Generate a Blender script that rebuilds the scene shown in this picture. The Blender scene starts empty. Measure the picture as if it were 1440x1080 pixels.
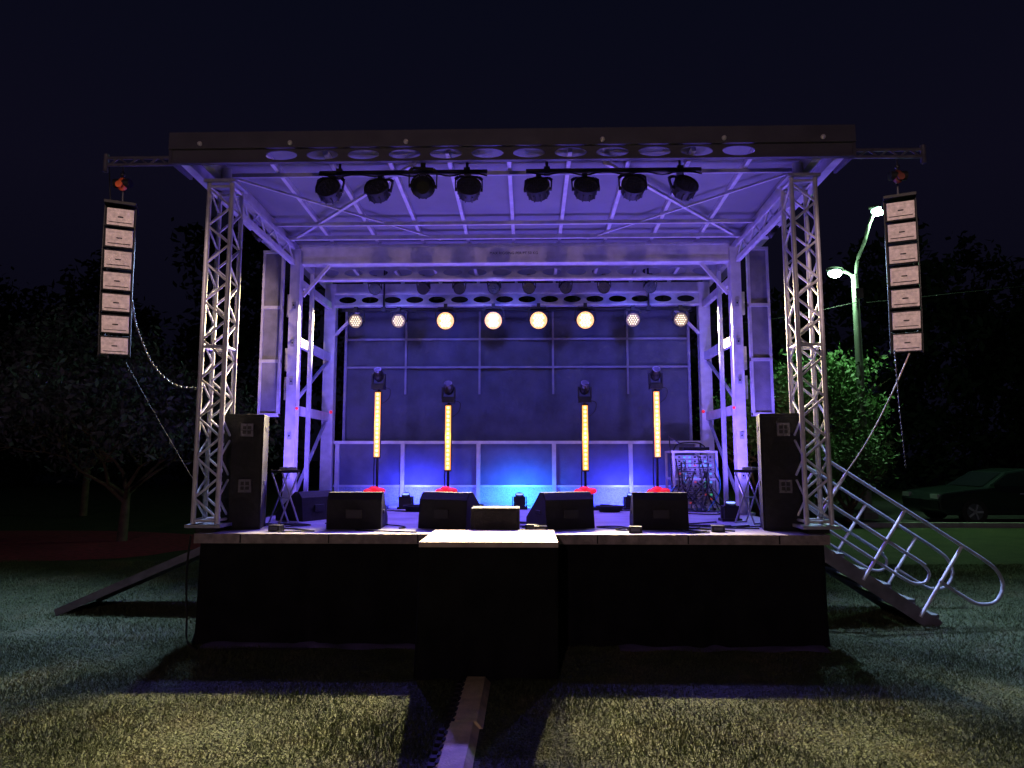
import bpy, math, random
import numpy as np
from mathutils import Vector, Matrix
random.seed(7); np.random.seed(7)
sc = bpy.context.scene
sc.view_settings.view_transform='Standard'; sc.view_settings.look='None'; sc.view_settings.exposure=0

# ------------------------------------------------------------ materials
def mat(name,col,rough=.6,metal=0,var=.15,scale=6,bump=0.0,bscale=60,emit=None,es=0,spec=None,trans=0):
    m=bpy.data.materials.new(name); m.use_nodes=True
    nt=m.node_tree; b=nt.nodes['Principled BSDF']
    b.inputs['Roughness'].default_value=rough; b.inputs['Metallic'].default_value=metal
    if spec is not None: b.inputs['Specular IOR Level'].default_value=spec
    tc=nt.nodes.new('ShaderNodeTexCoord'); n=nt.nodes.new('ShaderNodeTexNoise')
    n.inputs['Scale'].default_value=scale; n.inputs['Detail'].default_value=6
    nt.links.new(tc.outputs['Object'],n.inputs['Vector'])
    r=nt.nodes.new('ShaderNodeValToRGB')
    r.color_ramp.elements[0].position=.3; r.color_ramp.elements[1].position=.7
    r.color_ramp.elements[0].color=tuple(c*(1-var) for c in col)+(1,)
    r.color_ramp.elements[1].color=tuple(min(1,c*(1+var)) for c in col)+(1,)
    nt.links.new(n.outputs['Fac'],r.inputs['Fac']); nt.links.new(r.outputs['Color'],b.inputs['Base Color'])
    if bump:
        n2=nt.nodes.new('ShaderNodeTexNoise'); n2.inputs['Scale'].default_value=bscale; n2.inputs['Detail'].default_value=5
        nt.links.new(tc.outputs['Object'],n2.inputs['Vector'])
        bp=nt.nodes.new('ShaderNodeBump'); bp.inputs['Strength'].default_value=bump; bp.inputs['Distance'].default_value=.02
        nt.links.new(n2.outputs['Fac'],bp.inputs['Height']); nt.links.new(bp.outputs['Normal'],b.inputs['Normal'])
    if emit:
        b.inputs['Emission Color'].default_value=tuple(emit)+(1,); b.inputs['Emission Strength'].default_value=es
    return m
ALU=mat('aluminium',(.57,.55,.62),.45,.25,.16,9,.1)
ALUD=mat('aluminium_dull',(.34,.34,.42),.5,.3,.22,7,.1)
WING=mat('wing_panel',(.20,.19,.24),.5,.2,.3,5,.2)
CEIL=mat('roof_panel',(.18,.18,.21),.55,0,.14,2,.2,8)
FASC=mat('roof_fascia_paint',(.09,.085,.12),.55,.1,.2,3,.1)
BLK=mat('black_paint',(.012,.012,.014),.5,0,.3,15,.1,spec=.3)
BLKR=mat('black_rubber',(.015,.015,.017),.75,0,.3,20,.2,spec=.3)
SKIRT=mat('stage_skirt_cloth',(.010,.010,.012),.95,0,.3,4,.3,40,spec=.05)
BACKD=mat('backdrop_cloth',(.055,.060,.095),.9,0,.28,3,.4,25)
BACKF=mat('backdrop_frame',(.17,.17,.25),.7,0,.2,6)
DECK=mat('deck_plywood',(.30,.28,.34),.45,0,.3,3,.3,30)
EDGE=mat('deck_edge_metal',(.24,.19,.20),.6,.1,.4,12,.3)
PANEL=mat('rear_rail_panel',(.10,.10,.18),.6,0,.2,5,.2)
MESHP=mat('kick_mesh',(.38,.40,.45),.6,.2,.3,60,.3)
GRILL=mat('speaker_grille',(.74,.63,.62),.6,0,.22,30,.5,300)
CAB=mat('speaker_cabinet',(.012,.012,.014),.65,0,.25,20,.4,200,spec=.25)
HORN=mat('horn_plastic',(.06,.06,.08),.4,0,.2,20)
RED=mat('red_sandbag_glow',(.75,.02,.02),.6,0,.2,20,.3,emit=(1,.02,.04),es=.7)  # no lamp; the bright red is put in as emission
ORANGE=mat('hoist_orange',(.8,.13,.03),.5,0,.2,20)
HOISTD=mat('hoist_dark_red',(.14,.03,.02),.5,0,.2,20)
LENS=mat('lens_dark',(.03,.03,.035),.15,0,.2,20)
WARM=mat('lamp_warm',(.5,.3,.15),.4,emit=(1,.47,.15),es=1.5)
WARMC=mat('lamp_core',(.6,.5,.3),.4,emit=(1,.78,.38),es=2.8)
WARMD=mat('lamp_dim',(.1,.08,.06),.4,emit=(1,.60,.28),es=.22)
LEDDOT=mat('led_dot_white',(.3,.28,.2),.4,emit=(1,.86,.48),es=1.7)
TUBE=mat('led_tube_amber',(.5,.25,.08),.4,emit=(1,.36,.06),es=1.7)
TUBEC=mat('led_tube_cell',(.5,.4,.2),.4,emit=(1,.72,.30),es=2.2)
WOOD=mat('bark',(.09,.065,.045),.9,0,.4,8,.6,15)
LEAFG=mat('leaf_green',(.05,.12,.03),.6,0,.45,1.5)
LEAFB=mat('leaf_dull',(.07,.075,.09),.7,0,.5,1.5)
LEAFD=mat('leaf_dark',(.014,.018,.015),.9,0,.5,.6,spec=.1)
ASPH=mat('asphalt',(.05,.05,.05),.85,0,.3,3,.5,80)
REDSPILL=mat('red_spill_colour',(.24,.02,.04),.9,0,.5,9,.8,40)  # red LED spill painted as a ground colour
CARP=mat('car_paint',(.02,.028,.03),.18,.3,.05,3)
GLASS=mat('car_glass',(.01,.012,.014),.06,0,.05,3)
TYRE=mat('tyre',(.015,.015,.015),.8,0,.2,20)
RAMPY=mat('cable_ramp_lid',(.66,.54,.28),.6,0,.25,10,.4,60)
ROPE=mat('rope_tan',(.45,.36,.28),.8,0,.2,30)
CHAIN=mat('chain_steel',(.07,.07,.08),.4,.6,.2,30)
STREET=mat('street_lamp_lit',(.8,1,.9),.3,emit=(.50,1,.72),es=12)
POLE=mat('galvanised_pole',(.18,.19,.19),.6,.3,.2,4)
DOTG=mat('indicator_green',(.1,.5,.3),.4,emit=(.1,1,.4),es=.4)
DOTR=mat('indicator_red',(.5,.1,.1),.4,emit=(1,.1,.1),es=.3)
DOTB=mat('indicator_blue',(.1,.4,.7),.4,emit=(.1,.5,1),es=.6)
TXT=mat('lettering_black',(.02,.02,.02),.7)
WHITEB=mat('white_bulb',(.8,.77,.8),.4)
STEP=mat('step_tread',(.12,.115,.14),.6,.3,.3,20,.4,80)
RAMPD=mat('ramp_dark',(.14,.13,.17),.6,.2,.3,8)
BLUECAB=mat('cable_blue',(.05,.25,.6),.5)
CASE=mat('rack_unit_grey',(.30,.30,.34),.5,.2,.3,20)

# ------------------------------------------------------------ mesh builder
def basis(d):
    d=Vector(d).normalized(); up=Vector((0,0,1)) if abs(d.z)<.95 else Vector((0,1,0))
    a=d.cross(up).normalized(); b=a.cross(d).normalized(); return d,a,b
class MB:
    def __init__(s): s.v=[];s.f=[];s.mi=[];s.sm=[];s.mats=[]
    def add(s,vs,fs,m,smooth=False):
        if m not in s.mats: s.mats.append(m)
        i=s.mats.index(m); o=len(s.v); s.v+= [tuple(v) for v in vs]
        for f in fs: s.f.append([o+k for k in f]); s.mi.append(i); s.sm.append(smooth)
    def box(s,c,size,m,R=None):
        vs=[]
        for x in(-.5,.5):
            for y in(-.5,.5):
                for z in(-.5,.5):
                    p=Vector((x*size[0],y*size[1],z*size[2]))
                    if R is not None: p=R@p
                    vs.append(p+Vector(c))
        s.add(vs,[(0,1,3,2),(4,6,7,5),(0,4,5,1),(2,3,7,6),(0,2,6,4),(1,5,7,3)],m)
    def beam(s,p1,p2,w,h,m):
        p1=Vector(p1);p2=Vector(p2);d,a,b=basis(p2-p1); vs=[]
        for p in(p1,p2):
            for (i,j) in((-1,-1),(1,-1),(1,1),(-1,1)): vs.append(p+a*i*w/2+b*j*h/2)
        s.add(vs,[(3,2,1,0),(4,5,6,7),(0,1,5,4),(1,2,6,5),(2,3,7,6),(3,0,4,7)],m)
    def tube(s,p1,p2,r,m,n=8,r2=None):
        p1=Vector(p1);p2=Vector(p2); r2=r if r2 is None else r2
        d,a,b=basis(p2-p1); vs=[]
        for p,rr in((p1,r),(p2,r2)):
            for k in range(n):
                t=2*math.pi*k/n; vs.append(p+a*math.cos(t)*rr+b*math.sin(t)*rr)
        s.add(vs,[(k,(k+1)%n,n+(k+1)%n,n+k) for k in range(n)],m,True)
        s.add(vs,[tuple(range(n))[::-1],tuple(range(n,2*n))],m)
    def path(s,pts,r,m,n=6,smoothn=0):
        pts=[Vector(p) for p in pts]
        if smoothn:
            out=[]
            for i in range(len(pts)-1):
                p0=pts[max(i-1,0)];p1=pts[i];p2=pts[i+1];p3=pts[min(i+2,len(pts)-1)]
                for k in range(smoothn):
                    t=k/smoothn
                    out.append(.5*((2*p1)+(p2-p0)*t+(2*p0-5*p1+4*p2-p3)*t*t+(3*p1-p0-3*p2+p3)*t**3))
            out.append(pts[-1]); pts=out
        vs=[];N=len(pts)
        for i,p in enumerate(pts):
            d,a,b=basis(pts[min(i+1,N-1)]-pts[max(i-1,0)])
            for k in range(n):
                t=2*math.pi*k/n; vs.append(p+a*math.cos(t)*r+b*math.sin(t)*r)
        fs=[(i*n+k,i*n+(k+1)%n,(i+1)*n+(k+1)%n,(i+1)*n+k) for i in range(N-1) for k in range(n)]
        s.add(vs,fs,m,True); return pts
    def ball(s,c,r,m,n=10,sc3=(1,1,1)):
        vs=[];h=n//2
        for i in range(h+1):
            ph=math.pi*i/h
            for k in range(n):
                t=2*math.pi*k/n
                vs.append((c[0]+r*sc3[0]*math.sin(ph)*math.cos(t),c[1]+r*sc3[1]*math.sin(ph)*math.sin(t),c[2]+r*sc3[2]*math.cos(ph)))
        s.add(vs,[(i*n+k,(i+1)*n+k,(i+1)*n+(k+1)%n,i*n+(k+1)%n) for i in range(h) for k in range(n)],m,True)
    def prism(s,prof,x0,x1,m,inset=0):
        n=len(prof)
        vs=[(x0,p[0],p[1]) for p in prof]+[(x1,p[0],p[1]) for p in prof]
        s.add(vs,[tuple(range(n)),tuple(range(n,2*n))[::-1]]+[(k,n+k,n+(k+1)%n,(k+1)%n) for k in range(n)],m)
    def mesh(s,name):
        me=bpy.data.meshes.new(name); me.from_pydata(s.v,[],s.f)
        for m in s.mats: me.materials.append(m)
        me.polygons.foreach_set('material_index',s.mi); me.polygons.foreach_set('use_smooth',s.sm)
        me.update(); return me
    def obj(s,name,parent=None,loc=(0,0,0),rot=(0,0,0),bevel=0):
        return place(s.mesh(name),name,parent,loc,rot,bevel)
def place(me,name,parent=None,loc=(0,0,0),rot=(0,0,0),bevel=0,scale=None):
    o=bpy.data.objects.new(name,me); sc.collection.objects.link(o)
    o.location=loc; o.rotation_euler=rot
    if scale: o.scale=scale
    if parent: o.parent=parent
    if bevel:
        b=o.modifiers.new('bevel','BEVEL'); b.width=bevel; b.segments=2; b.limit_method='ANGLE'; b.angle_limit=.7
    return o
def empty(name,loc=(0,0,0)):
    o=bpy.data.objects.new(name,None); sc.collection.objects.link(o); o.location=loc; o.empty_display_size=.2; return o
def light(name,kind,loc,energy,col,parent=None,size=.08,aim=None,spot=60,blend=.5):
    l=bpy.data.lights.new(name,kind); l.energy=energy; l.color=col; l.shadow_soft_size=size
    if kind=='SPOT': l.spot_size=math.radians(spot); l.spot_blend=blend
    o=bpy.data.objects.new(name,l); sc.collection.objects.link(o); o.location=loc
    if aim is not None: o.rotation_euler=(Vector(aim)-Vector(loc)).to_track_quat('-Z','Y').to_euler()
    if parent: o.parent=parent
    return o

# ------------------------------------------------------------ camera
CAMP=(.19,-6.5,1.71)
cam=bpy.data.cameras.new('camera'); co=bpy.data.objects.new('camera',cam); sc.collection.objects.link(co)
co.location=CAMP; co.rotation_euler=(math.radians(96.24),0,math.radians(1.4))
cam.lens=24; cam.sensor_width=36; cam.clip_end=2000; sc.camera=co

# ------------------------------------------------------------ world (night sky)
w=bpy.data.worlds.new('World'); sc.world=w; w.use_nodes=True; nt=w.node_tree
bg=nt.nodes['Background']; tc=nt.nodes.new('ShaderNodeTexCoord'); sep=nt.nodes.new('ShaderNodeSeparateXYZ')
rp=nt.nodes.new('ShaderNodeValToRGB')
rp.color_ramp.elements[0].position=0; rp.color_ramp.elements[0].color=(.0018,.0018,.0045,1)
rp.color_ramp.elements[1].position=.6; rp.color_ramp.elements[1].color=(.0025,.0029,.0085,1)
e=rp.color_ramp.elements.new(.35); e.color=(.0036,.0032,.0092,1)
nt.links.new(tc.outputs['Generated'],sep.inputs[0]); nt.links.new(sep.outputs['Z'],rp.inputs['Fac'])
nt.links.new(rp.outputs['Color'],bg.inputs['Color']); bg.inputs['Strength'].default_value=1

# ------------------------------------------------------------ ground
def grassmat(name,c1,c2,c3):
    m=bpy.data.materials.new(name); m.use_nodes=True; nt=m.node_tree; b=nt.nodes['Principled BSDF']; b.inputs['Roughness'].default_value=.8
    b.inputs['Specular IOR Level'].default_value=.2
    g=nt.nodes.new('ShaderNodeNewGeometry')
    n=nt.nodes.new('ShaderNodeTexNoise'); n.inputs['Scale'].default_value=1.3; n.inputs['Detail'].default_value=8; n.inputs['Roughness'].default_value=.75
    nt.links.new(g.outputs['Position'],n.inputs['Vector'])
    r=nt.nodes.new('ShaderNodeValToRGB'); r.color_ramp.elements[0].position=.33; r.color_ramp.elements[1].position=.68
    r.color_ramp.elements[0].color=c1+(1,); r.color_ramp.elements[1].color=c3+(1,); e=r.color_ramp.elements.new(.5); e.color=c2+(1,)
    nt.links.new(n.outputs['Fac'],r.inputs['Fac'])
    n3=nt.nodes.new('ShaderNodeTexNoise'); n3.inputs['Scale'].default_value=45; n3.inputs['Detail'].default_value=6
    nt.links.new(g.outputs['Position'],n3.inputs['Vector'])
    mx=nt.nodes.new('ShaderNodeMix'); mx.data_type='RGBA'; mx.blend_type='MULTIPLY'; mx.inputs[0].default_value=.8
    r3=nt.nodes.new('ShaderNodeValToRGB'); r3.color_ramp.elements[0].position=.35; r3.color_ramp.elements[0].color=(.35,.35,.35,1); r3.color_ramp.elements[1].position=.65; r3.color_ramp.elements[1].color=(1.5,1.5,1.5,1)
    nt.links.new(n3.outputs['Fac'],r3.inputs['Fac'])
    nt.links.new(r.outputs['Color'],mx.inputs[6]); nt.links.new(r3.outputs['Color'],mx.inputs[7]); nt.links.new(mx.outputs[2],b.inputs['Base Color'])
    bp=nt.nodes.new('ShaderNodeBump'); bp.inputs['Strength'].default_value=.9; bp.inputs['Distance'].default_value=.04
    nt.links.new(n3.outputs['Fac'],bp.inputs['Height']); nt.links.new(bp.outputs['Normal'],b.inputs['Normal'])
    return m
GR=grassmat('lawn',(.035,.045,.022),(.055,.07,.032),(.085,.09,.045))
GB=grassmat('grass_blades_mat',(.055,.078,.032),(.09,.115,.048),(.15,.145,.075))
g=MB(); g.add([(-300,-100,0),(300,-100,0),(300,500,0),(-300,500,0)],[(0,1,2,3)],GR); g.obj('ground')
g=MB(); g.add([(8.6,11.2,.004),(70,11.2,.004),(70,22,.004),(8.6,22,.004)],[(0,1,2,3)],ASPH)
g.box((40,11.1,.06),(63,.15,.12),mat('kerb_concrete',(.3,.3,.29),.8)); g.obj('parking_lot')
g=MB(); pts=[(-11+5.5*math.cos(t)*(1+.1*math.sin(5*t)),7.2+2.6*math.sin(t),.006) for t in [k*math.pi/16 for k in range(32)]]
g.add(pts,[tuple(range(32))],REDSPILL); g.obj('red_spill_patch')  # ground patch with the red light spill put into its colour
# blades
def blades(name,regions,m):
    V=[];
    for (x0,x1,y0,y1,n,h) in regions:
        x=np.random.uniform(x0,x1,n); y=np.random.uniform(y0,y1,n)
        keep=~((np.abs(x+.24)<.15)&(y<-.9)); keep&=~((np.abs(x)<2.85)&(y>-.03)&(y<4.2)); keep&=~((x>-.72)&(x<.44)&(y>-1.03)&(y<0))
        x=x[keep];y=y[keep];n=len(x)
        a=np.random.uniform(0,2*np.pi,n); ln=np.random.uniform(.2,.9,n)*h; hh=h*np.random.uniform(.5,1.2,n)*(.75+.35*np.sin(x*3.1+np.sin(y*2.3))*np.sin(y*3.7)); wd=np.random.uniform(.0025,.005,n)*(h/.045)
        b=np.random.uniform(0,2*np.pi,n)
        p1=np.stack([x-np.cos(a)*wd,y-np.sin(a)*wd,np.zeros(n)],1); p2=np.stack([x+np.cos(a)*wd,y+np.sin(a)*wd,np.zeros(n)],1)
        p3=np.stack([x+np.cos(b)*ln,y+np.sin(b)*ln,np.abs(hh)],1)
        V.append(np.stack([p1,p2,p3],1).reshape(-1,3))
    V=np.concatenate(V); n=len(V)//3
    me=bpy.data.meshes.new(name); me.vertices.add(len(V)); me.vertices.foreach_set('co',V.ravel())
    me.loops.add(len(V)); me.loops.foreach_set('vertex_index',np.arange(len(V)))
    me.polygons.add(n); me.polygons.foreach_set('loop_start',np.arange(0,len(V),3)); me.polygons.foreach_set('loop_total',np.full(n,3))
    me.materials.append(m); me.update(calc_edges=True); me.validate()
    return place(me,name)
blades('grass',[(-4.2,4.4,-3.3,-1.5,120000,.034),(-6,6,-1.5,.2,120000,.036),(-9,-2.9,.2,5,60000,.045),(2.9,9,.2,5,60000,.045),(-9,-6,-1.5,.2,12000,.045),(6,9,-1.5,.2,12000,.045)],GB)

# ------------------------------------------------------------ mobile stage
ST=empty('mobile_stage')
D=1.014
m=MB(); m.box((0,2.0,D-.042),(5.84,4.1,.084),DECK); m.obj('deck',ST)
m=MB(); m.box((0,-.065,D-.045),(5.88,.03,.088),EDGE); m.box((-2.935,2,D-.045),(.03,4.1,.09),EDGE); m.box((2.935,2,D-.045),(.03,4.1,.09),EDGE)
for k in range(7): m.box((-2.5+k*.83,-.082,D-.045),(.012,.01,.075),BLK)
m.obj('deck_edge_trim',ST)
# frame / legs under deck
m=MB()
for x in(-2.7,-1,1,2.7):
    for y in(.3,3.7): m.box((x,y,.47),(.1,.1,.92),ALUD)
m.obj('deck_legs',ST)
def skirt(name,path,z1,parent,flare=.05):
    m=MB(); vs=[];fs=[]; 
    L=0; P=[]
    for i in range(len(path)-1):
        a=Vector(path[i]);b=Vector(path[i+1]);n=max(2,int((b-a).length/.03)); nd=Vector(((b-a).y,-(b-a).x)).normalized()
        for k in range(n): P.append((a.lerp(b,k/n),nd,L+(b-a).length*k/n))
        L+=(b-a).length
    P.append((Vector(path[-1]),nd,L)); rows=8
    for (p,nd,l) in P:
        for r in range(rows+1):
            t=r/rows; wv=(.006+.022*t)*math.sin(l*17+math.sin(l*5)*2)+.03*t*math.sin(l*2.3)+flare*max(0,t-.85)/.15*(.6+.4*math.sin(l*1.7))
            q=p+nd*wv; vs.append((q.x,q.y,z1*(1-t)+.004+(.0 if r<rows else .012*abs(math.sin(l*2.1)))))
    for i in range(len(P)-1):
        for r in range(rows): o=i*(rows+1)+r; fs.append((o,o+1,o+rows+2,o+rows+1))
    m.add(vs,fs,SKIRT,True); return m.obj(name,parent)
skirt('skirt',[(-2.9,4.0),(-2.9,-.02),(2.9,-.02),(2.9,4.0)],D-.09,ST)
# loose tarp hems
HEM=mat('tarp_hem',(.12,.10,.22),.8,0,.3,5)
m=MB()
for (a,b) in((-2.8,-.75),(1.0,2.85)):
    n=50
    vs=[];fs=[]
    for i in range(n+1):
        x=a+(b-a)*i/n; bump=.012*abs(math.sin(i*.21))+.006*math.sin(i*.57)
        for (yy,zz) in((-.04,.02+bump),(-.12,.018+bump*.7),(-.17-.03*math.sin(i*.4),.008)): vs.append((x,yy,zz))
    for i in range(n):
        for r in range(2): o=i*3+r; fs.append((o,o+1,o+4,o+3))
    m.add(vs,fs,HEM,True)
m.obj('skirt_hem',ST)
# thrust platform
m=MB(); m.box((-.13,-.55,1.035),(1.10,.94,.04),mat('thrust_top',(.32,.25,.25),.7,0,.4,5,.3))
m.obj('thrust_deck',ST)
skirt('thrust_skirt',[(-.675,-.09),(-.675,-1.0),(.415,-1.0),(.415,-.09)],1.01,ST,.0)
m=MB(); m.box((-.13,-.55,.5),(1.0,.8,.98),SKIRT); m.obj('thrust_box',ST)

def zc(y): return 4.74-.052*(y+.2)
# roof slab & ceiling
m=MB()
ys=[-.2,2.3,4.15]
vs=[];W=3.27
for y in ys: vs+=[(-W,y,zc(y)),(W,y,zc(y)),(W,y,zc(y)+.07),(-W,y,zc(y)+.07)]
fs=[(3,2,1,0),(8,9,10,11)]
for i in range(2):
    o=i*4; fs+=[(o+0,o+1,o+5,o+4),(o+1,o+2,o+6,o+5),(o+2,o+3,o+7,o+6),(o+3,o+0,o+4,o+7)]
m.add(vs,fs,CEIL); m.obj('roof_panel',ST)
m=MB()
for x in [-2.4,-1.8,-1.2,-.6,0,.6,1.2,1.8,2.4]:
    m.beam((x,-.12,zc(-.12)-.03),(x,2.2,zc(2.2)-.03),.04,.055,ALU)
    m.beam((x,2.4,zc(2.4)-.03),(x,4.1,zc(4.1)-.03),.04,.055,ALU)
for s in(-1,1):
    m.beam((s*3.22,-.15,zc(-.15)-.06),(s*3.22,2.5,zc(2.5)-.06),.09,.115,ALU)
    m.beam((s*2.98,-.1,zc(-.1)-.075),(s*2.98,4.1,zc(4.1)-.075),.08,.145,ALU)
    m.beam((s*.95,.05,zc(0)-.075),(s*2.9,2.1,zc(2.1)-.075),.035,.03,ALU)
    m.beam((s*.95,2.1,zc(2.1)-.075),(s*2.9,.3,zc(.3)-.08),.025,.022,ALU)
m.beam((-2.94,1.55,zc(1.55)-.085),(2.94,1.55,zc(1.55)-.085),.035,.04,ALU)
m.beam((-2.94,2.0,zc(2.0)-.085),(2.94,2.0,zc(2.0)-.085),.04,.05,ALU)
m.beam((-2.94,.25,zc(.25)-.085),(2.94,.25,zc(.25)-.085),.03,.04,ALUD)
m.obj('roof_ribs',ST)
# side roof trusses
for s in(-1,1):
    m=MB()
    a=Vector((s*2.9,.3,4.32)); b=Vector((s*2.9,2.2,4.27))
    m.beam(a,b,.05,.06,ALU); m.beam(a+Vector((0,0,.2)),b+Vector((0,0,.2)),.05,.05,ALU)
    n=8
    for k in range(n):
        p=a.lerp(b,k/n); q=a.lerp(b,(k+1)/n)
        if k%2: p=p+Vector((0,0,.2))
        else: q=q+Vector((0,0,.2))
        m.tube(p,q,.013,ALU,6)
    m.obj('roof_side_truss',ST)
# plates with oval holes
def holeplate(name,x0,x1,z0,z1,y,holes,hw,hh,hz,mt,th=.006):
    cu=bpy.data.curves.new(name,'CURVE'); cu.dimensions='2D'; cu.fill_mode='BOTH'; cu.extrude=th
    def poly(pts):
        sp=cu.splines.new('POLY'); sp.points.add(len(pts)-1); sp.use_cyclic_u=True
        for i,p in enumerate(pts): sp.points[i].co=(p[0],p[1],0,1)
    poly([(x0,z0),(x1,z0),(x1,z1),(x0,z1)])
    for h in holes: poly([(h+hw*math.cos(t*math.pi/12),hz+hh*math.sin(t*math.pi/12)) for t in range(24)])
    o=bpy.data.objects.new(name+'_c',cu); sc.collection.objects.link(o)
    dg=bpy.context.evaluated_depsgraph_get(); me=bpy.data.meshes.new_from_object(o.evaluated_get(dg)); bpy.data.objects.remove(o)
    me.materials.clear(); me.materials.append(mt)
    return place(me,name,ST,(0,y,0),(math.pi/2,0,0))
hs=[-2.2+.4*k for k in range(12)]
holeplate('fascia_holes',-3.285,3.285,4.565,4.70,-.215,hs,.155,.048,4.632,FASC)
m=MB(); m.box((0,-.235,4.775),(6.58,.05,.165),FASC); m.box((0,-.225,4.558),(6.58,.05,.014),FASC)
m.box((-3.285,-.02,4.70),(.03,.42,.26),FASC); m.box((3.285,-.02,4.70),(.03,.42,.26),FASC)
for x in(-2.98,-2.1,-.98,.9,2.05,2.98): m.ball((x,-.27,4.735),.024,WHITEB)
m.obj('roof_fascia',ST)
hs2=[-2.55+.34*k for k in range(16)]
holeplate('beam_web_mid',-2.75,2.75,4.17,4.33,2.62,hs2,.13,.05,4.25,ALUD)
holeplate('beam_web_rear',-2.75,2.75,4.02,4.18,3.6,hs2,.13,.05,4.10,ALUD)
m=MB()
m.box((0,2.3,4.40),(5.66,.10,.20),ALU); m.box((0,2.3,4.285),(5.70,.14,.03),ALU); m.box((0,2.3,4.515),(5.70,.14,.03),ALU)
m.box((0,2.64,4.345),(5.5,.10,.03),ALU); m.box((0,2.64,4.155),(5.5,.10,.025),ALU)
m.box((0,3.62,4.195),(5.5,.10,.03),ALU); m.box((0,3.62,4.008),(5.5,.10,.025),ALU)
m.box((0,3.85,4.32),(5.6,.12,.16),ALU)
for s in(-1,1):
    m.beam((s*2.80,2.3,3.85),(s*2.45,2.3,4.27),.04,.04,ALU)
    m.beam((s*2.78,3.8,3.6),(s*2.4,3.8,4.0),.04,.04,ALU)
m.obj('roof_beams',ST)
# posts and side frames
m=MB()
for s in(-1,1):
    m.box((s*2.87,2.25,(D+4.45)/2),(.13,.14,4.45-D),ALU)
    m.box((s*2.87,3.85,(D+4.4)/2),(.17,.14,4.4-D),ALU)
    m.box((s*2.74,2.5,(D+4.2)/2),(.05,.05,4.2-D),ALUD)
    for z in(2.34,3.25): m.beam((s*2.87,2.33,z),(s*2.87,3.77,z),.06,.12,ALU)
    m.beam((s*2.87,2.33,4.05),(s*2.87,3.77,4.05),.06,.10,ALU)
    m.beam((s*2.89,2.33,2.42),(s*2.89,3.77,3.18),.035,.035,ALUD)
    m.beam((s*2.89,2.33,1.10),(s*2.89,3.77,2.26),.035,.035,ALUD)
    m.box((s*2.87,2.25,D+.015),(.24,.24,.03),ALUD)
    for z in (1.5,2.0,2.7,3.2,3.7): m.box((s*2.87,2.172,z),(.05,.012,.09),ALUD); m.ball((s*2.87,2.165,z),.012,BLK,8)
    # outer wing
    m.box((s*3.12,2.1,3.32),(.22,.03,2.1),WING)
    m.box((s*3.24,2.1,3.32),(.03,.06,2.16),ALU); m.box((s*3.0,2.1,3.32),(.03,.06,2.16),ALU)
    for z in (2.26,2.95,3.65,4.385): m.box((s*3.12,2.1,z),(.27,.07,.04),ALU)
    for z in(3.72,3.0,2.62): m.box((s*2.95,2.3,z),(.10,.05,.3),ALU)
    m.ball((s*2.78,2.16,2.35),.02,RED); m.ball((s*2.76,3.6,2.4),.025,RED)
m.obj('roof_posts',ST)
# front towers
for s in(-1,1):
    m=MB(); cx=s*2.895; cy=.15; w=.115; zb=D+.08; zt=4.46
    for a in(-1,1):
        for b in(-1,1): m.tube((cx+a*w,cy+b*w,zb),(cx+a*w,cy+b*w,zt),.024,ALU,10)
    n=17; dz=(zt-zb-.1)/n
    for k in range(n):
        z0=zb+.05+k*dz; z1=z0+dz; q=1 if k%2 else -1
        for b in(-1,1):
            m.tube((cx-q*w,cy+b*w,z0),(cx+q*w,cy+b*w,z1),.012,ALU,6)
            m.tube((cx+b*w,cy-q*w,z0),(cx+b*w,cy+q*w,z1),.012,ALU,6)
    for z in(zb+.03,zt-.03,2.8):
        for b in(-1,1):
            m.tube((cx-w,cy+b*w,z),(cx+w,cy+b*w,z),.016,ALU,6); m.tube((cx+b*w,cy-w,z),(cx+b*w,cy+w,z),.016,ALU,6)
    m.box((cx,cy,D+.06),(.34,.34,.03),ALUD); m.box((cx,cy,D+.022),(.2,.2,.044),BLK)
    m.box((cx,cy,zt+.02),(.32,.32,.03),ALUD); m.tube((cx,cy,zt+.03),(cx,cy,4.66),.05,ALU,10)
    m.obj('roof_tower',ST)
# backdrop
m=MB(); nx,nz=90,30; vs=[];fs=[]
for i in range(nx+1):
    for j in range(nz+1):
        x=-2.68+5.36*i/nx; z=1.35+2.72*j/nz
        vs.append((x,4.03+.012*math.sin(x*7+z*1.5)+.008*math.sin(z*9+x*2)+.006*math.sin(x*23),z))
for i in range(nx):
    for j in range(nz): o=i*(nz+1)+j; fs.append((o,o+nz+1,o+nz+2,o+1))
m.add(vs,fs,BACKD,True)
m.obj('backdrop',ST)
m=MB()
for z in(3.12,3.56): m.box((0,3.985,z),(5.3,.02,.03),BACKF)
for x in(-1.72,-.57,.57,1.72): m.box((x,3.988,3.35),(.03,.02,1.3),BACKF)
for x in(-2.66,2.66): m.box((x,3.98,3.0),(.04,.03,2.1),BACKF)
m.obj('backdrop_frame',ST)
m=MB(); ry=3.88
m.box((0,ry,1.955),(5.56,.05,.045),ALU); m.box((0,ry,1.30),(5.56,.03,.03),ALU); m.box((0,ry,D+.02),(5.56,.04,.04),ALUD)
for x in(-2.72,-1.72,-.57,.57,1.72,2.72): m.box((x,ry-.01,(D+1.93)/2),(.06,.06,1.93-D),ALU)
m.box((0,ry+.03,1.62),(5.5,.012,.62),PANEL); m.box((0,ry+.03,1.17),(5.5,.012,.24),MESHP)
m.obj('rear_rail',ST)
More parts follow.
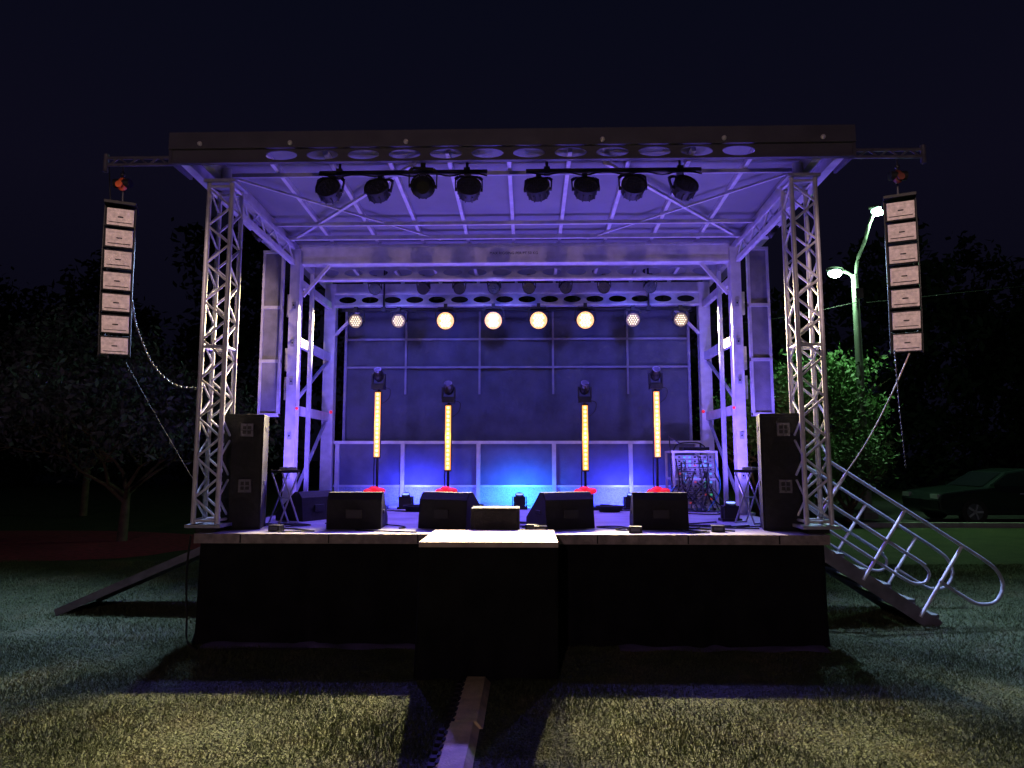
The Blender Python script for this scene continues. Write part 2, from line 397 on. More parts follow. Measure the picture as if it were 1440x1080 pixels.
# lettering on beam
tcv=bpy.data.curves.new('rigging_lettering','FONT'); tcv.body='MAX RIGGING PER PT 50 KG'; tcv.size=.05; tcv.align_x='CENTER'; tcv.extrude=.001
to=bpy.data.objects.new('rigging_lettering',tcv); sc.collection.objects.link(to); to.location=(0,2.246,4.385); to.rotation_euler=(math.pi/2,0,0); to.parent=ST; tcv.materials.append(TXT)
# outriggers
for s in(-1,1):
    m=MB()
    m.tube((s*3.28,-.05,4.70),(s*4.03,-.05,4.70),.018,RAMPD); m.tube((s*3.28,-.05,4.63),(s*4.03,-.05,4.63),.018,RAMPD)
    for k in range(7): m.tube((s*(3.3+.1*k),-.05,4.63 if k%2 else 4.70),(s*(3.4+.1*k),-.05,4.70 if k%2 else 4.63),.009,RAMPD,6)
    m.tube((s*4.03,-.05,4.74),(s*4.03,-.05,4.56),.025,RAMPD)
    m.obj('outrigger_arm',ST)

# light bars
def bar(x0,x1,y,z,r=.024,ztop=None):
    m=MB(); m.tube((x0,y,z),(x1,y,z),r,BLK,10)
    for t in(.12,.88):
        x=x0+(x1-x0)*t; m.tube((x,y,z),(x,y,zc(y)-.01),.014,BLK,6); m.box((x,y,z),(.06,.07,.07),BLK)
    pts=[(x0+(x1-x0)*k/9,y-.03,z-.02-.03*(k%2)-.01*random.random()) for k in range(10)]
    m.path(pts,.008,BLKR,5,4)
    return m.obj('lighting_bar',ST)
FY,FZ=.1,4.585
bar(-1.92,-.22,FY,FZ); bar(.17,1.92,FY,FZ); bar(-2.4,2.4,2.95,4.24); bar(-2.6,2.6,3.5,3.93)

# par lights
def parmesh(name,r,depth,face,dots,yoke=True,dr=.78,ds=.36):
    m=MB(); n=20
    def ring(y0,r0,y1,r1,mt): 
        vs=[(r0*math.cos(2*math.pi*k/n),y0,r0*math.sin(2*math.pi*k/n)) for k in range(n)]+[(r1*math.cos(2*math.pi*k/n),y1,r1*math.sin(2*math.pi*k/n)) for k in range(n)]
        m.add(vs,[(k,(k+1)%n,n+(k+1)%n,n+k) for k in range(n)],mt,True)
    ring(0,r,0,r*.92,BLK); ring(0,r*.92,.012,r*.90,BLK); ring(0,r,.03,r,BLK); ring(.03,r,.035,r*.9,BLK); ring(.035,r*.9,depth*.8,r*.85,BLK); ring(depth*.8,r*.85,depth,r*.5,BLK)
    m.add([(r*.5*math.cos(2*math.pi*k/n),depth,r*.5*math.sin(2*math.pi*k/n)) for k in range(n)],[tuple(range(n))],BLK)
    m.add([(r*.91*math.cos(2*math.pi*k/n),.012,r*.91*math.sin(2*math.pi*k/n)) for k in range(n)],[tuple(range(n))],face)
    for k in range(10):
        t=2*math.pi*k/10; m.beam((r*.87*math.cos(t),.05,r*.87*math.sin(t)),(r*.87*math.cos(t),depth*.78,r*.87*math.sin(t)),.012,.025,BLK)
    if dots:
        st=r*.31
        for i in range(-3,4):
            for j in range(-3,4):
                x=st*(i+j*.5); z=st*j*.866
                if math.hypot(x,z)<r*dr: m.ball((x,.008,z),st*ds,dots,6,(1,.4,1))
    if yoke:
        h=r*1.35
        pts=[(-r*1.08,depth*.4,0),(-r*1.08,depth*.4,h*.8),(-r*.8,depth*.4,h),(r*.8,depth*.4,h),(r*1.08,depth*.4,h*.8),(r*1.08,depth*.4,0)]
        for a,b in zip(pts,pts[1:]): m.beam(a,b,.012,.03,BLK)
        m.tube((-r*1.12,depth*.4,0),(-r*.85,depth*.4,0),.02,BLK); m.tube((r*.85,depth*.4,0),(r*1.12,depth*.4,0),.02,BLK)
        m.box((0,depth*.4,h+.03),(.05,.06,.07),BLK)
    return m.mesh(name)
P_OFF=parmesh('par_light_off',.125,.16,LENS,LENS); P_W=parmesh('par_light_warm',.14,.15,WARM,WARMC,True,.62,.46); P_D=parmesh('par_light_dim',.11,.15,WARMD,LEDDOT,True,.80,.36)
P_S=parmesh('par_light_small',.085,.15,LENS,LENS)
for i,x in enumerate((-1.82,-1.33,-.86,-.40,.28,.77,1.24,1.76)):
    place(P_OFF,'par_light',None,(x,FY-.06,FZ-.165),(math.radians(-28 if i%3 else -20),0,math.radians(random.uniform(-15,15))+ (math.pi if i in(2,) else 0)))
for i,x in enumerate((-1.98,-1.3,-.78,-.3,.2,.72,1.25,1.9)):
    place(P_S,'par_light',None,(x,2.9,4.09),(math.radians(30),0,math.radians(random.uniform(-15,15))))
PX=(-2.38,-1.74,-1.04,-.33,.34,1.03,1.73,2.43)
for i,x in enumerate(PX):
    hot=i in(2,3,4,5)
    o=place(P_W if hot else P_D,'par_light',None,(x,3.42,3.74),(math.radians(10),0,0))
    light('par_beam','SPOT',(x,3.33,3.715),(5200,3400,3000,3300)[i-2] if hot else 1700,(1,.81,.38),None,.05,(x*2.0,-5.6,.0),44,.55)
# blue wash lamps on the mid bar
BL=(.17,.12,1.0)
for x in(-1.98,-.78,.72,1.9):
    light('wash_beam','SPOT',(x,2.85,4.02),420,BL,None,.07,(x*.9,1.2,1.0),105,.8)
for x in(-1.98,-.3,1.9): light('wash_beam','SPOT',(x,2.3,4.0),95,(.14,.15,1),None,.12,(x,4.0,2.6),120,.9)
# added side wash fixtures outside the roof edge, put there to light the lawn
for s in(-1,1):
    o=place(P_S,'par_light',None,(s*3.14,1.5,4.40),(math.radians(35),0,math.radians(90 if s>0 else -90)))
    light('wash_beam','SPOT',(s*3.30,1.5,4.28),2000,(.42,.58,1),None,.07,(s*6.4,-.6,0),96,.9)

# floor wash fixtures
FL=MB(); FL.box((0,0,.10),(.16,.14,.14),BLK); FL.box((0,0,.015),(.22,.18,.03),BLK)
for s in(-1,1): FL.beam((s*.095,0,.03),(s*.095,0,.17),.012,.04,BLK)
FL.tube((0,-.03,.17),(0,-.045,.205),.06,BLK,14); FL.tube((0,-.045,.205),(0,-.046,.212),.05,mat('wash_lens_blue',(.2,.3,.9),.3,emit=(.25,.35,1),es=2),14)
fm=FL.mesh('floor_wash_light')
for i,x in enumerate((-1.52,.06,1.60)):
    place(fm,'floor_wash_light',None,(x,3.1,D),(math.radians(0),0,0))
    light('floor_wash_beam','SPOT',(x,3.05,D+.26),220,(.21,.13,1),None,.06,(x*1.15,.6,4.7),125,.8)
    light('floor_wash_glow','SPOT',(x,3.30,D+.20),170,(.045,.06,1) if i!=1 else (.02,.17,1),None,.06,(x,4.0,.85),168,.9)
for s in(-1,1): 
    place(fm,'floor_wash_light',None,(s*2.45,1.35,D),(0,0,0))
    light('floor_wash_beam','SPOT',(s*2.45,1.33,D+.28),190,(.22,.14,1),None,.06,(s*2.9,1.6,4.5),120,.8)
    light('floor_wash_beam','SPOT',(s*2.40,1.45,D+.30),230,(.20,.13,1),None,.06,(s*2.87,3.1,2.9),95,.8)
    light('floor_wash_beam','SPOT',(s*2.40,1.20,D+.28),60,(.24,.14,1),None,.06,(s*2.9,.2,2.9),95,.8)
# monitors & cabs
def wedge(w=.54,h=.36,d=.5):
    m=MB(); m.prism([(0,0),(.03,h*.8),(.09,h),(.16,h),(d,.09),(d,0)],-w/2,w/2,CAB)
    m.box((0,.004,h*.42),(.16,.02,.09),BLK); 
    for s in(-1,1): m.box((s*(w/2+.002),.2,.16),(.012,.12,.04),BLKR)
    R=Matrix.Rotation(math.atan2(.09-h,d-.16),3,'X')
    m.box((0,(d+.16)/2,(h+.09)/2+.006),(w*.9,.38,.012),BLKR,R)
    return m.mesh('stage_monitor')
wm=wedge()
for (x,y,r,sc_) in((-1.55,.34,4,1),(-.68,.36,-22,1),(.61,.40,24,1),(1.49,.36,-4,1),(-2.2,1.35,60,.9)):
    place(wm,'stage_monitor',None,(x,y,D),(0,0,math.radians(r)),.008,(sc_,)*3)
m=MB(); m.box((0,0,.115),(.46,.3,.23),CAB); m.box((0,-.152,.115),(.40,.008,.18),BLKR)
for s in(-1,1):
    for t in(-1,1): m.box((s*.215,-.14,.115+t*.1),(.03,.03,.03),BLK)
m.obj('speaker_cabinet',None,(-.13,.2,D),(0,0,0),.006)
def pa():
    m=MB(); m.box((0,0,.57),(.37,.40,1.14),CAB)
    m.box((0,-.203,.57),(.335,.008,1.08),BLKR)
    for z in(.31,.86):
        m.box((.03,-.219,z+.12),(.12,.02,.13),HORN); m.box((.03,-.231,z+.12),(.08,.01,.08),BLK)
        m.box((.03,-.238,z+.12),(.012,.008,.12),HORN); m.box((.03,-.240,z+.12),(.11,.008,.012),HORN)
        m.tube((0,-.207,z-.12),(0,-.212,z-.12),.13,CAB,20)
    for s in(-1,1):
        for z in(.45,1.0): m.box((s*.187,0,z),(.01,.14,.05),BLK)
    return m.mesh('tower_speaker')
pm=pa()
place(pm,'tower_speaker',None,(-2.70,.46,D),(0,0,math.radians(14)),.008)
place(pm,'tower_speaker',None,(2.70,.46,D),(0,0,math.radians(-14)),.008)

# line arrays
def array(name,x,lean,hm):
    E=empty(name,(x,-.02,0))
    m=MB(); z=4.20; ang=0; y=0
    m.box((0,.1,z+.03),(.28,.34,.03),BLK); m.tube((0,.1,z+.04),(0,.1,4.42),.012,CHAIN,6)
    for k in range(7):
        ang=math.radians(1+k*2.4)
        R=Matrix.Rotation(ang,3,'X')
        c=Vector((0,y,z-.105))
        def T(p): return R@Vector(p)+c
        vs=[T(p) for p in((-.13,-.0,.095),(.13,0,.095),(.13,0,-.095),(-.13,0,-.095),(-.10,.24,.07),(.10,.24,.07),(.10,.24,-.07),(-.10,.24,-.07))]
        m.add(vs,[(0,3,2,1),(4,5,6,7),(0,1,5,4),(3,7,6,2),(1,2,6,5),(0,4,7,3)],CAB)
        R2=Matrix.Rotation(ang+math.radians(7),3,'X')
        m.box(T((.004,-.012,0)),(.235,.012,.165),GRILL,R2)
        m.box(T((.004,-.022,.055)),(.20,.006,.006),BLK,R2); m.box(T((.004,-.020,-.055)),(.20,.006,.006),BLK,R2)
        m.box(T((.004,-.022,.0)),(.05,.006,.012),BLK,R2)
        for s in(-1,1): m.box(T((s*.135,.02,0)),(.012,.05,.215),BLK,R); m.box(T((s*.115,.2,0)),(.012,.04,.17),BLK,R)
        z-=.213*math.cos(ang); y+=.213*math.sin(ang)
    m.obj('speaker_boxes',E,(0,0,0),(0,0,lean),.004)
    m=MB(); m.ball((0,.1,4.44),.055,hm,12,(.9,.9,1.25)); m.tube((-.08,.1,4.45),(.08,.1,4.45),.045,BLK,12); m.tube((0,.1,4.50),(0,.1,4.62),.01,CHAIN,6); m.ball((.0,.1,4.54),.025,CHAIN)
    m.tube((0,.045,4.42),(0,.035,4.42),.035,hm,12)
    m.obj('chain_hoist',E,(0,-.1,0))
    return E
array('line_array_speaker',-3.87,math.radians(25),ORANGE); array('line_array_speaker',3.79,math.radians(-24),HOISTD)
def chain(name,pts,mt=CHAIN):
    m=MB(); P=[Vector(p) for p in pts]; out=m.path(P,.0035,mt,5,12)
    k=0
    for i in range(1,len(out)):
        seg=out[i]-out[i-1]; n=max(1,int(seg.length/.028))
        for j in range(n):
            c=out[i-1].lerp(out[i],j/n); m.ball(c,.014,mt,6,(1,.5,1) if k%2 else (.5,1,1)); k+=1
    return m.obj(name)
chain('hoist_chain',[(-3.72,.02,3.25),(-3.66,.02,3.0),(-3.48,.03,2.62),(-3.25,.05,2.42),(-3.0,.1,2.40)])
chain('hoist_chain',[(3.72,.1,2.74),(3.735,.1,2.2),(3.76,.1,1.62)])
m=MB(); m.path([(3.86,.1,2.72),(3.75,.3,2.3),(3.55,.5,1.8),(3.22,.7,1.25)],.007,ROPE,6,8); m.obj('rope')
m=MB(); m.path([(-3.8,.1,2.66),(-3.55,.3,2.1),(-3.2,.5,1.4),(-3.0,.5,1.1)],.004,BLKR,5,6); m.obj('signal_cable')
m=MB(); m.path([(-4.0,-.05,4.65),(-3.99,.06,3.8),(-3.99,.12,2.7)],.006,BLKR,5,6); m.obj('signal_cable')
m=MB(); m.path([(-2.95,-.12,1.0),(-2.96,-.14,.7),(-2.93,-.16,.3),(-2.85,-.2,.02),(-2.4,-.25,.02),(-1.8,-.22,.02)],.010,BLKR,6,8); m.obj('power_cable')

# LED tubes with moving heads
def fixture(z0,z1,name):
    m=MB(); m.box((0,0,.02),(.30,.26,.04),BLK); m.box((0,.02,.12),(.20,.16,.18),BLK); m.tube((0,.03,.04),(0,.03,z1+.05),.018,BLK,8)
    m.box((0,0,(z0+z1)/2),(.095,.05,z1-z0+.04),BLK); m.box((0,-.03,(z0+z1)/2),(.075,.02,z1-z0),TUBE)
    n=15
    for k in range(n): m.ball((0,-.040,z0+(k+.5)*(z1-z0)/n),.021,TUBEC,8,(1,.5,1.05))
    zz=z1+.04
    m.box((0,0,zz+.03),(.17,.17,.06),BLK); 
    for s in(-1,1): m.beam((s*.085,0,zz+.06),(s*.085,0,zz+.22),.02,.07,BLK)
    m.box((0,0,zz+.07),(.19,.08,.03),BLK)
    m.ball((0,0,zz+.20),.075,BLK,12,(1,1,1.25)); m.tube((0,-.03,zz+.22),(0,-.085,zz+.27),.055,BLK,12); m.tube((0,-.085,zz+.27),(0,-.087,zz+.272),.045,LENS,12)
    m.path([(.09,.03,zz+.03),(.16,.03,zz),(.14,.03,zz-.12),(.04,.03,zz-.2)],.006,BLKR,5,5)
    m.path([(-.02,.04,zz-.1),(-.05,.05,z0*.5),(0.05,.06,.05)],.008,BLKR,5,5)
    for k,(a,b,c) in enumerate(((-.09,-.06,.25),(.07,-.09,.26),(-.02,-.05,.28),(.0,-.12,.18))): m.ball((a,b,c),.065,RED,10,(1.2,.8,.65))
    return m.mesh(name)
f1=fixture(.72,1.62,'moving_head_light_stand'); f2=fixture(.54,1.43,'moving_head_light_stand')
for (x,me) in((-1.92,f1),(-.93,f2),(.97,f2),(1.96,f1)): place(me,'moving_head_light_stand',None,(x,3.0,D))
for x,z in((-1.92,2.2),(-.93,2.0),(.97,2.0),(1.96,2.2)): light('led_tube_glow','POINT',(x,2.9,z),4,(1,.5,.15),None,.1)

# equipment rack
m=MB(); 
for a in(-1,1):
    for b in(-1,1): m.box((a*.29,b*.25,.42),(.03,.03,.76),ALU)
for z in(.05,.42,.79):
    for b in(-1,1): m.box((0,b*.25,z),(.55,.028,.028),ALU); m.box((b*.29,0,z),(.028,.47,.028),ALU)
for k in range(12):
    z=.10+k*.056; m.box((0,-.05,z),(.52,.36,.048),CASE if k%3 else ALUD)
    for j in range(7): m.box((-.21+j*.07,-.236,z),(.028,.01,.022),random.choice([DOTG,DOTR,DOTB,DOTB,HORN,HORN,BLK,BLK,BLK,BLK,BLK,BLK]))
for a in(-1,1):
    for b in(-1,1): m.tube((a*.25,b*.22,0),(a*.25,b*.22,.04),.025,BLKR)
for k in range(22):
    x=random.uniform(-.28,.28); m.path([(x,-.26,random.uniform(.3,.75)),(x+random.uniform(-.1,.1),-.33,.3),(x+random.uniform(-.3,.3),-.4,.02),(x+random.uniform(-.5,.4),-.6,.015)],.008,BLKR if k%2 else BLUECAB if k in(4,10) else HORN,5,6)
m.box((.05,.0,.83),(.35,.3,.05),CAB); m.path([(.2,0,.86),(.1,.05,.92),(-.2,0,.88),(-.3,-.2,.6)],.01,BLKR,5,6)
m.path([(-.3,-.2,.02),(-.33,-.2,1.0)],.008,BLK,6); m.path([(-.33,-.2,1.0),(-.2,-.25,.9)],.012,BLK,6)
m.obj('equipment_rack',None,(2.45,3.15,D))
# folding stools
def stool():
    m=MB(); m.box((0,0,.56),(.24,.2,.03),BLK)
    for s in(-1,1):
        m.tube((-.12,s*.1,0),(.10,s*.1,.55),.009,ALUD,6); m.tube((.12,s*.1,0),(-.10,s*.1,.55),.009,ALUD,6)
    for x in(-.12,.12): m.tube((x,-.1,.012),(x,.1,.012),.009,ALUD,6)
    m.tube((0,-.1,.28),(0,.1,.28),.008,ALUD,6); m.box((.03,0,.59),(.12,.14,.03),ALUD); return m.mesh('folding_stool')
sm=stool(); place(sm,'folding_stool',None,(-2.43,.85,D),(0,0,.9)); place(sm,'folding_stool',None,(2.58,1.05,D),(0,0,-.9))
# stage cables / clutter
m=MB()
for k in range(44):
    x=random.uniform(-2.5,2.5); y=random.choice([random.uniform(.1,.9),random.uniform(2.2,3.5)]); pts=[(x,y,D+.008)]
    for j in range(5):
        x+=random.uniform(-.35,.35); y=min(3.6,max(.02,y+random.uniform(-.2,.2))); pts.append((max(-2.6,min(2.6,x)),y,D+.008+.004*(j%2)))
    m.path(pts,.007,BLKR,5,6)
for k in range(6):
    cx,cy=(-2.0,-.6,1.25,2.0,-1.3,.5)[k],random.uniform(2.5,2.9)
    for q in range(5): m.path([(cx+(.13+.012*q)*math.cos(t*.5),cy+(.10+.01*q)*math.sin(t*.5),D+.01+.016*q) for t in range(13)],.009,BLKR,5)
m.obj('stage_cables')
BX=MB()
BX.box((0,0,.03),(.12,.09,.06),BLK); BX.box((0,-.046,.03),(.08,.004,.03),HORN); bm_=BX.mesh('floor_box')
for (x,y) in((-2.25,.15),(.22,.25),(1.2,.1),(1.25,3.2),(-1.2,3.3),(.3,.12),(2.0,.2)): place(bm_,'floor_box',None,(x,y,D),(0,0,random.uniform(-.4,.4)),.004)

# ------------------------------------------------------------ right stairs
E=empty('stage_stairs',(0,0,0))
u=Vector((.835,0,-.55)); nn=Vector((.55,0,.835)); b0=Vector((2.97,0,.98))
m=MB()
for y in(.85,1.65): m.beam(b0+Vector((0,y,-.06)),b0+u*1.70+Vector((0,y,-.06)),.04,.14,RAMPD)
for k in range(6):
    p=b0+u*(.18+k*.28); m.box((p.x,1.25,p.z-.02),(.26,.76,.03),STEP); m.box((p.x+.12,1.25,p.z-.035),(.015,.76,.05),ALUD)
m.obj('steps',E)
m=MB()
for y in(.83,1.67):
    Y=Vector((0,y,0))
    m.path([b0+Y+nn*.8+u*(-.12),b0+Y+nn*.8+u*1.7],.019,ALUD,8)
    m.path([b0+Y+nn*.42+u*(.0),b0+Y+nn*.42+u*1.3],.019,ALUD,8)
    # end loop
    m.path([b0+Y+nn*.8+u*1.7,b0+Y+nn*.78+u*1.92,b0+Y+nn*.68+u*2.06,b0+Y+nn*.5+u*2.08,b0+Y+nn*.38+u*1.95,b0+Y+nn*.36+u*1.78,b0+Y+nn*.36+u*1.5],.019,ALUD,8,6)
    m.path([b0+Y+nn*.42+u*1.25,b0+Y+nn*.38+u*1.37,b0+Y+nn*.28+u*1.39,b0+Y+nn*.2+u*1.3,b0+Y+nn*.18+u*1.1,b0+Y+nn*.18+u*.3],.016,ALUD,8,6)
    for t in(.15,.85,1.52): m.path([b0+Y+u*t-nn*.06,b0+Y+u*t+nn*.8],.018,ALU,8)
m.obj('handrails',E)
# left ramp
m=MB(); a=Vector((-2.97,1.1,.90)); b=Vector((-5.0,1.1,.03))
m.beam(a,b,.05,.08,RAMPD); m.beam(a+Vector((0,.7,0)),b+Vector((0,.7,0)),.05,.08,RAMPD)
for k in range(8):
    p=a.lerp(b,(k+.5)/8); m.box((p.x,1.45,p.z+.02),(.28,.66,.025),STEP,Matrix.Rotation(-math.atan2(.87,2.03),3,'Y'))
m.tube((-3.2,1.1,.78),(-3.2,1.1,.02),.02,RAMPD); m.tube((-3.2,1.8,.78),(-3.2,1.8,.02),.02,RAMPD)
m.obj('loading_ramp')

# ------------------------------------------------------------ cable ramp
m=MB(); y=-1.06
while y>-5.6:
    x=-.215-.035*(-y-1.03)/1.5; L=.9
    m.add([(x-.11,y,.004),(x-.07,y,.045),(x+.07,y,.045),(x+.11,y,.004),(x-.11,y-L,.004),(x-.07,y-L,.045),(x+.07,y-L,.045),(x+.11,y-L,.004)],[(0,1,5,4),(1,2,6,5),(2,3,7,6),(0,3,2,1),(4,5,6,7)],RAMPY)
    m.box((x,y-L/2,.048),(.14,L-.012,.006),RAMPY)
    for k in range(9): m.box((x-.115,y-.05-k*.1,.012),(.05,.045,.02),BLKR)
    for k in range(9): m.box((x-.082,y-.05-k*.1,.034),(.03,.045,.012),BLKR)
    y-=L
m.obj('cable_ramp')

# ------------------------------------------------------------ street lamps
def streetlamp(x,y,h1,h2,e):
    E=empty('added_lamp',(x,y,0)); m=MB()
    m.tube((0,0,0),(0,0,h2-.1),.13,POLE,12,.09); m.box((0,0,.1),(.4,.4,.2),POLE)
    m.path([(0,0,h2-.5),(.1,0,h2+.3),(.35,0,h2+.9),(.6,0,h1-.25),(.85,0,h1)],.05,POLE,8,6)
    m.path([(0,0,h2-.4),(-.1,0,h2-.1),(-.35,0,h2+.02)],.045,POLE,8,5)
    m.box((.02,-.15,h2-.7),(.22,.12,.3),POLE)
    for (hx,hz,s) in((.80,h1,1),(-.58,h2,-1)):
        m.ball((hx,0,hz+.06),.2,POLE,12,(1.4,.7,.45)); m.ball((hx,-.02,hz-.05),.17,STREET,14,(1.2,.9,.8))
    m.obj('pole',E)
    for (hx,hz) in((.80,h1),(-.58,h2)): light('lamp_glow','POINT',(hx,-.1,hz-.25),e,(.5,1,.50),E,.12)
    return E
streetlamp(9.9,13.6,9.15,7.25,600)
# unseen lamp and two floods added behind the camera to light the hanging speakers
E=empty('added_lamp',(-2.5,-24,0)); m=MB(); m.tube((0,0,0),(0,0,5.2),.09,POLE,12,.06); m.path([(0,0,5.1),(0,.3,5.35),(0,.8,5.4)],.04,POLE,8,5); m.ball((0,1.0,5.4),.2,POLE,12,(.8,1.4,.45)); m.ball((0,1.0,5.32),.14,WARMC,12,(.8,1.2,.5))
m.beam((-.4,0,4.9),(.4,0,4.9),.05,.05,POLE)
for s in(-1,1): m.box((s*.4,.05,4.9),(.25,.12,.2),BLK)
m.obj('pole',E)
light('lamp_glow','POINT',(0,1.15,5.15),1500,(1,.64,.74),E,.2)
for s in(-1,1):
    lo=light('added_flood_glow','SPOT',(-2.5+s*.4,-23.85,4.9),12500,(1,.70,.63),None,.1,(s*3.82,0,3.45),5.2,.5)
    lo.parent=E; lo.location=Vector(lo.location)-E.location
# overhead wires
m=MB(); m.path([(9.9,13.5,6.3),(7,13.5,5.75),(2,13.5,5.4),(-6,13.5,5.5)],.012,BLKR,5,6); m.path([(10.2,13.6,6.3),(18,13.6,7.0),(30,13.6,7.4)],.012,BLKR,5,6); m.obj('overhead_wire')

# ------------------------------------------------------------ trees
def quads(C,S,flat=.0):
    n=len(C); a=np.random.normal(size=(n,3)); a/=np.linalg.norm(a,axis=1)[:,None]; r=np.random.normal(size=(n,3)); b=np.cross(a,r); b/=np.linalg.norm(b,axis=1)[:,None]
    S=S[:,None]; V=np.stack([C-a*S,C+b*S*.45,C+a*S,C-b*S*.45],1).reshape(-1,3); return V
def leafobj(name,C,S,m,parent=None,loc=(0,0,0)):
    V=quads(C,S); n=len(C)
    me=bpy.data.meshes.new(name); me.vertices.add(len(V)); me.vertices.foreach_set('co',V.ravel())
    me.loops.add(len(V)); me.loops.foreach_set('vertex_index',np.arange(len(V))); me.polygons.add(n)
    me.polygons.foreach_set('loop_start',np.arange(0,len(V),4)); me.polygons.foreach_set('loop_total',np.full(n,4)); me.materials.append(m); me.update(calc_edges=True)
    return place(me,name,parent,loc)
def tree(name,loc,H,R,trunkh,mt,nl,ls,spread=.33,seed=1):
    random.seed(seed); np.random.seed(seed); E=empty(name,loc); m=MB(); tips=[]
    m.tube((0,0,0),(0.05,0,trunkh),.11,WOOD,8,.075)
    def br(p,d,L,r,k):
        q=p+d*L; mid=(p+q)/2+Vector((random.uniform(-.1,.1),)*3)*L; m.tube(p,mid,r,WOOD,6,r*.8); m.tube(mid,q,r*.8,WOOD,6,r*.55)
        if k<=2: tips.append(q); tips.append(mid)
        if k>0:
            for _ in range(3):
                dd=(d+Vector((random.gauss(0,.55),random.gauss(0,.55),random.gauss(.1,.4)))).normalized(); br(q,dd,L*random.uniform(.6,.8),r*.55,k-1)
    for k in range(6):
        t=2*math.pi*k/6+random.random(); br(Vector((0.03,0,trunkh*random.uniform(.6,1))),Vector((math.cos(t)*R/H*1.3,math.sin(t)*R/H*1.3,.75)).normalized(),H*.27,.05,3)
    m.obj('limbs',E)
    T=np.array([list(t) for t in tips]); zmax=T[:,2].max(); T[:,2]*=(H*.95)/zmax; rm=np.abs(T[:,:2]).max(); T[:,:2]*=R/rm
    idx=np.random.randint(0,len(T),nl); C=T[idx]+np.random.normal(size=(nl,3))*spread*np.array([1,1,.6]); C[:,2]=np.maximum(C[:,2],.25)
    leafobj('foliage',C,np.random.uniform(.5,1.3,nl)*ls,mt,E); return E
tree('deciduous_tree',(9.0,14.8,0),5.2,2.2,1.0,LEAFG,12000,.085,.28,3)
tree('deciduous_tree',(7.4,15.4,0),4.4,1.9,.6,LEAFG,9000,.08,.28,5)
tree('shrub',(8.9,12.6,0),2.6,1.2,.3,LEAFG,6000,.07,.22,6)
tree('deciduous_tree',(-8.3,7.8,0),4.1,3.0,1.0,LEAFB,8000,.075,.26,8)
tree('deciduous_tree',(-13.2,14,0),6.5,3.2,2,LEAFB,7000,.10,.35,9)
# distant mass
np.random.seed(4); C=[];S=[]
for k in range(95):
    x=-75+k*1.6+np.random.uniform(-1.5,1.5); y=np.random.uniform(30,44); h=np.random.uniform(8,13)+ (3 if x<-12 else 0)+(2.5 if x>16 else 0)
    for c in range(26):
        cz=np.random.uniform(.5,h); rr=2.4*math.sqrt(max(.08,1-(cz/h-.45)**2*2.6)); cc=np.array([x+np.random.uniform(-rr,rr),y+np.random.uniform(-rr,rr),cz])
        n=55; C.append(cc+np.random.normal(size=(n,3))*.5); S.append(np.random.uniform(.15,.4,n))
leafobj('distant_trees',np.concatenate(C),np.concatenate(S),LEAFD)

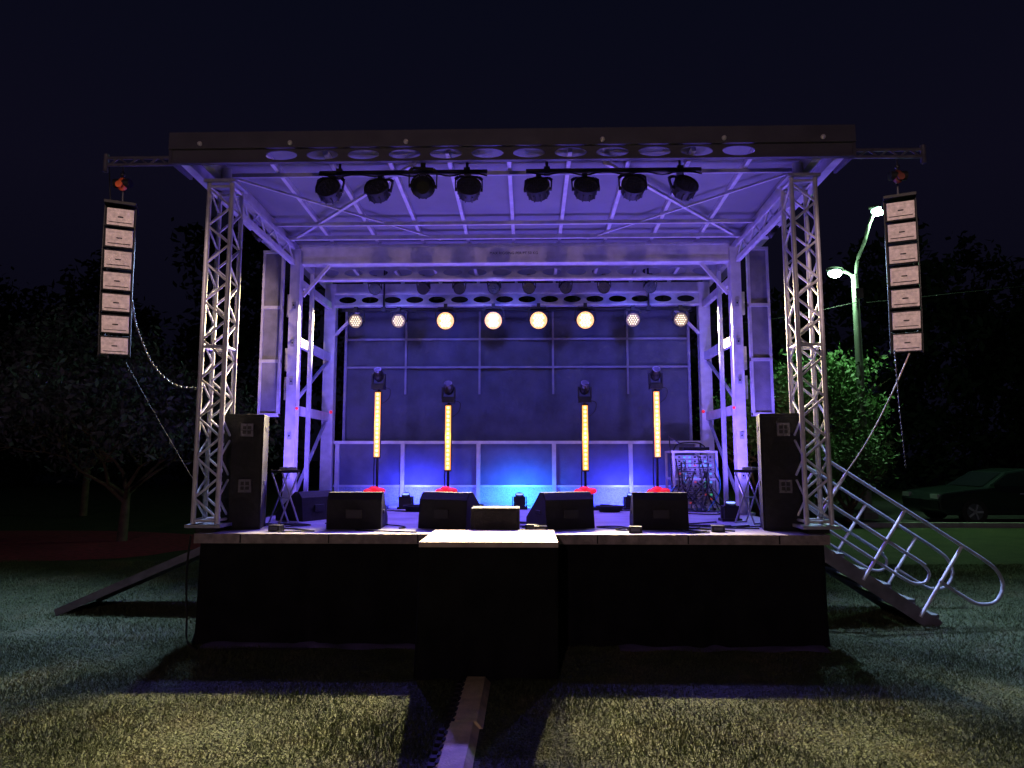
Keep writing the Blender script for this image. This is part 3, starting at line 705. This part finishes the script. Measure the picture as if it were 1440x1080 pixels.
# ------------------------------------------------------------ parked car
def car(loc,rotz):
    E=empty('parked_car',loc); E.rotation_euler=(0,0,rotz)
    prof=[(-2.3,.35),(-2.33,.62),(-2.2,.82),(-1.5,.92),(-1.05,.97),(-.45,1.36),(.15,1.45),(.85,1.42),(1.55,1.08),(2.15,1.02),(2.3,.85),(2.32,.4),(2.1,.26),(-2.1,.24)]
    m=MB(); n=len(prof)
    def sec(y,sx,topin):
        return [(p[0]*sx,y*(1-.0 if p[1]<1.0 else 1-.22*(p[1]-.97)/.5),p[1]) for p in prof]
    S=[sec(-.9,1,0),sec(-.45,1.0,0),sec(.45,1.0,0),sec(.9,1,0)]
    vs=[v for s_ in S for v in s_]; fs=[tuple(range(n)),tuple(range(3*n,4*n))[::-1]]
    for i in range(3): fs+=[(i*n+k,(i+1)*n+k,(i+1)*n+(k+1)%n,i*n+(k+1)%n) for k in range(n)]
    m.add(vs,fs,CARP,False)
    m.obj('body',E,bevel=.05)
    m=MB()
    for s in(-1,1):
        def yy(z): return s*(.908*(1-.22*(z-.97)/.5) if z>1 else .908)
        for poly in([(-.98,1.0),(-.45,1.30),(-.05,1.36),(-.05,1.0)],[(.02,1.0),(.02,1.365),(.75,1.36),(.85,1.03)],[(.92,1.03),(.85,1.34),(1.35,1.11)]):
            m.add([(a,yy(b),b) for a,b in poly],[tuple(range(len(poly)))],GLASS)
        m.box((-.15,s*.915,.8),(.16,.02,.03),ALUD); m.box((.75,s*.915,.82),(.16,.02,.03),ALUD); m.box((-.9,s*.98,1.0),(.14,.16,.11),CARP)
        m.box((-2.25,s*.68,.72),(.14,.34,.12),mat('headlamp',(.3,.32,.35),.1)); m.box((2.27,s*.68,.82),(.1,.34,.14),mat('tail_lamp',(.35,.02,.02),.2))
        m.box((0,s*.905,.32),(2.2,.02,.06),BLK)
    m.add([(-1.06,-.7,.985),(-1.06,.7,.985),(-.5,.62,1.345),(-.5,-.62,1.345)],[(0,1,2,3)],GLASS)
    m.obj('glass_and_trim',E)
    for x in(-1.42,1.42):
        for s in(-1,1):
            m=MB(); m.tube((x,s*.70,.33),(x,s*.92,.33),.33,TYRE,24); m.tube((x,s*.90,.33),(x,s*.93,.33),.21,HORN,20)
            for k in range(5):
                t=2*math.pi*k/5; m.beam((x,s*.935,.33),(x+.2*math.cos(t),s*.935,.33+.2*math.sin(t)),.03,.05,ALUD)
            m.obj('wheel',E)
    return E
car((13.2,12.7,0.0),0)
# every lamp source belongs to a fixture object, not to the scene root
for o in list(bpy.data.objects):
    if o.type=='LIGHT' and o.parent is None:
        best=None;bd=1e9
        for p in bpy.data.objects:
            if p.type=='MESH' and p.parent is None and p.name.split('.')[0] in('par_light','floor_wash_light','moving_head_light_stand'):
                d=(Vector(p.location)-Vector(o.location)).length
                if p.name.startswith('moving'): d=(Vector(p.location).xy-Vector(o.location).xy).length+(0 if o.name.startswith('led') else 50)
                if d<bd: bd=d;best=p
        if best:
            bpy.context.view_layer.update(); mw=o.matrix_world.copy(); o.parent=best; o.matrix_parent_inverse=best.matrix_world.inverted(); o.matrix_world=mw
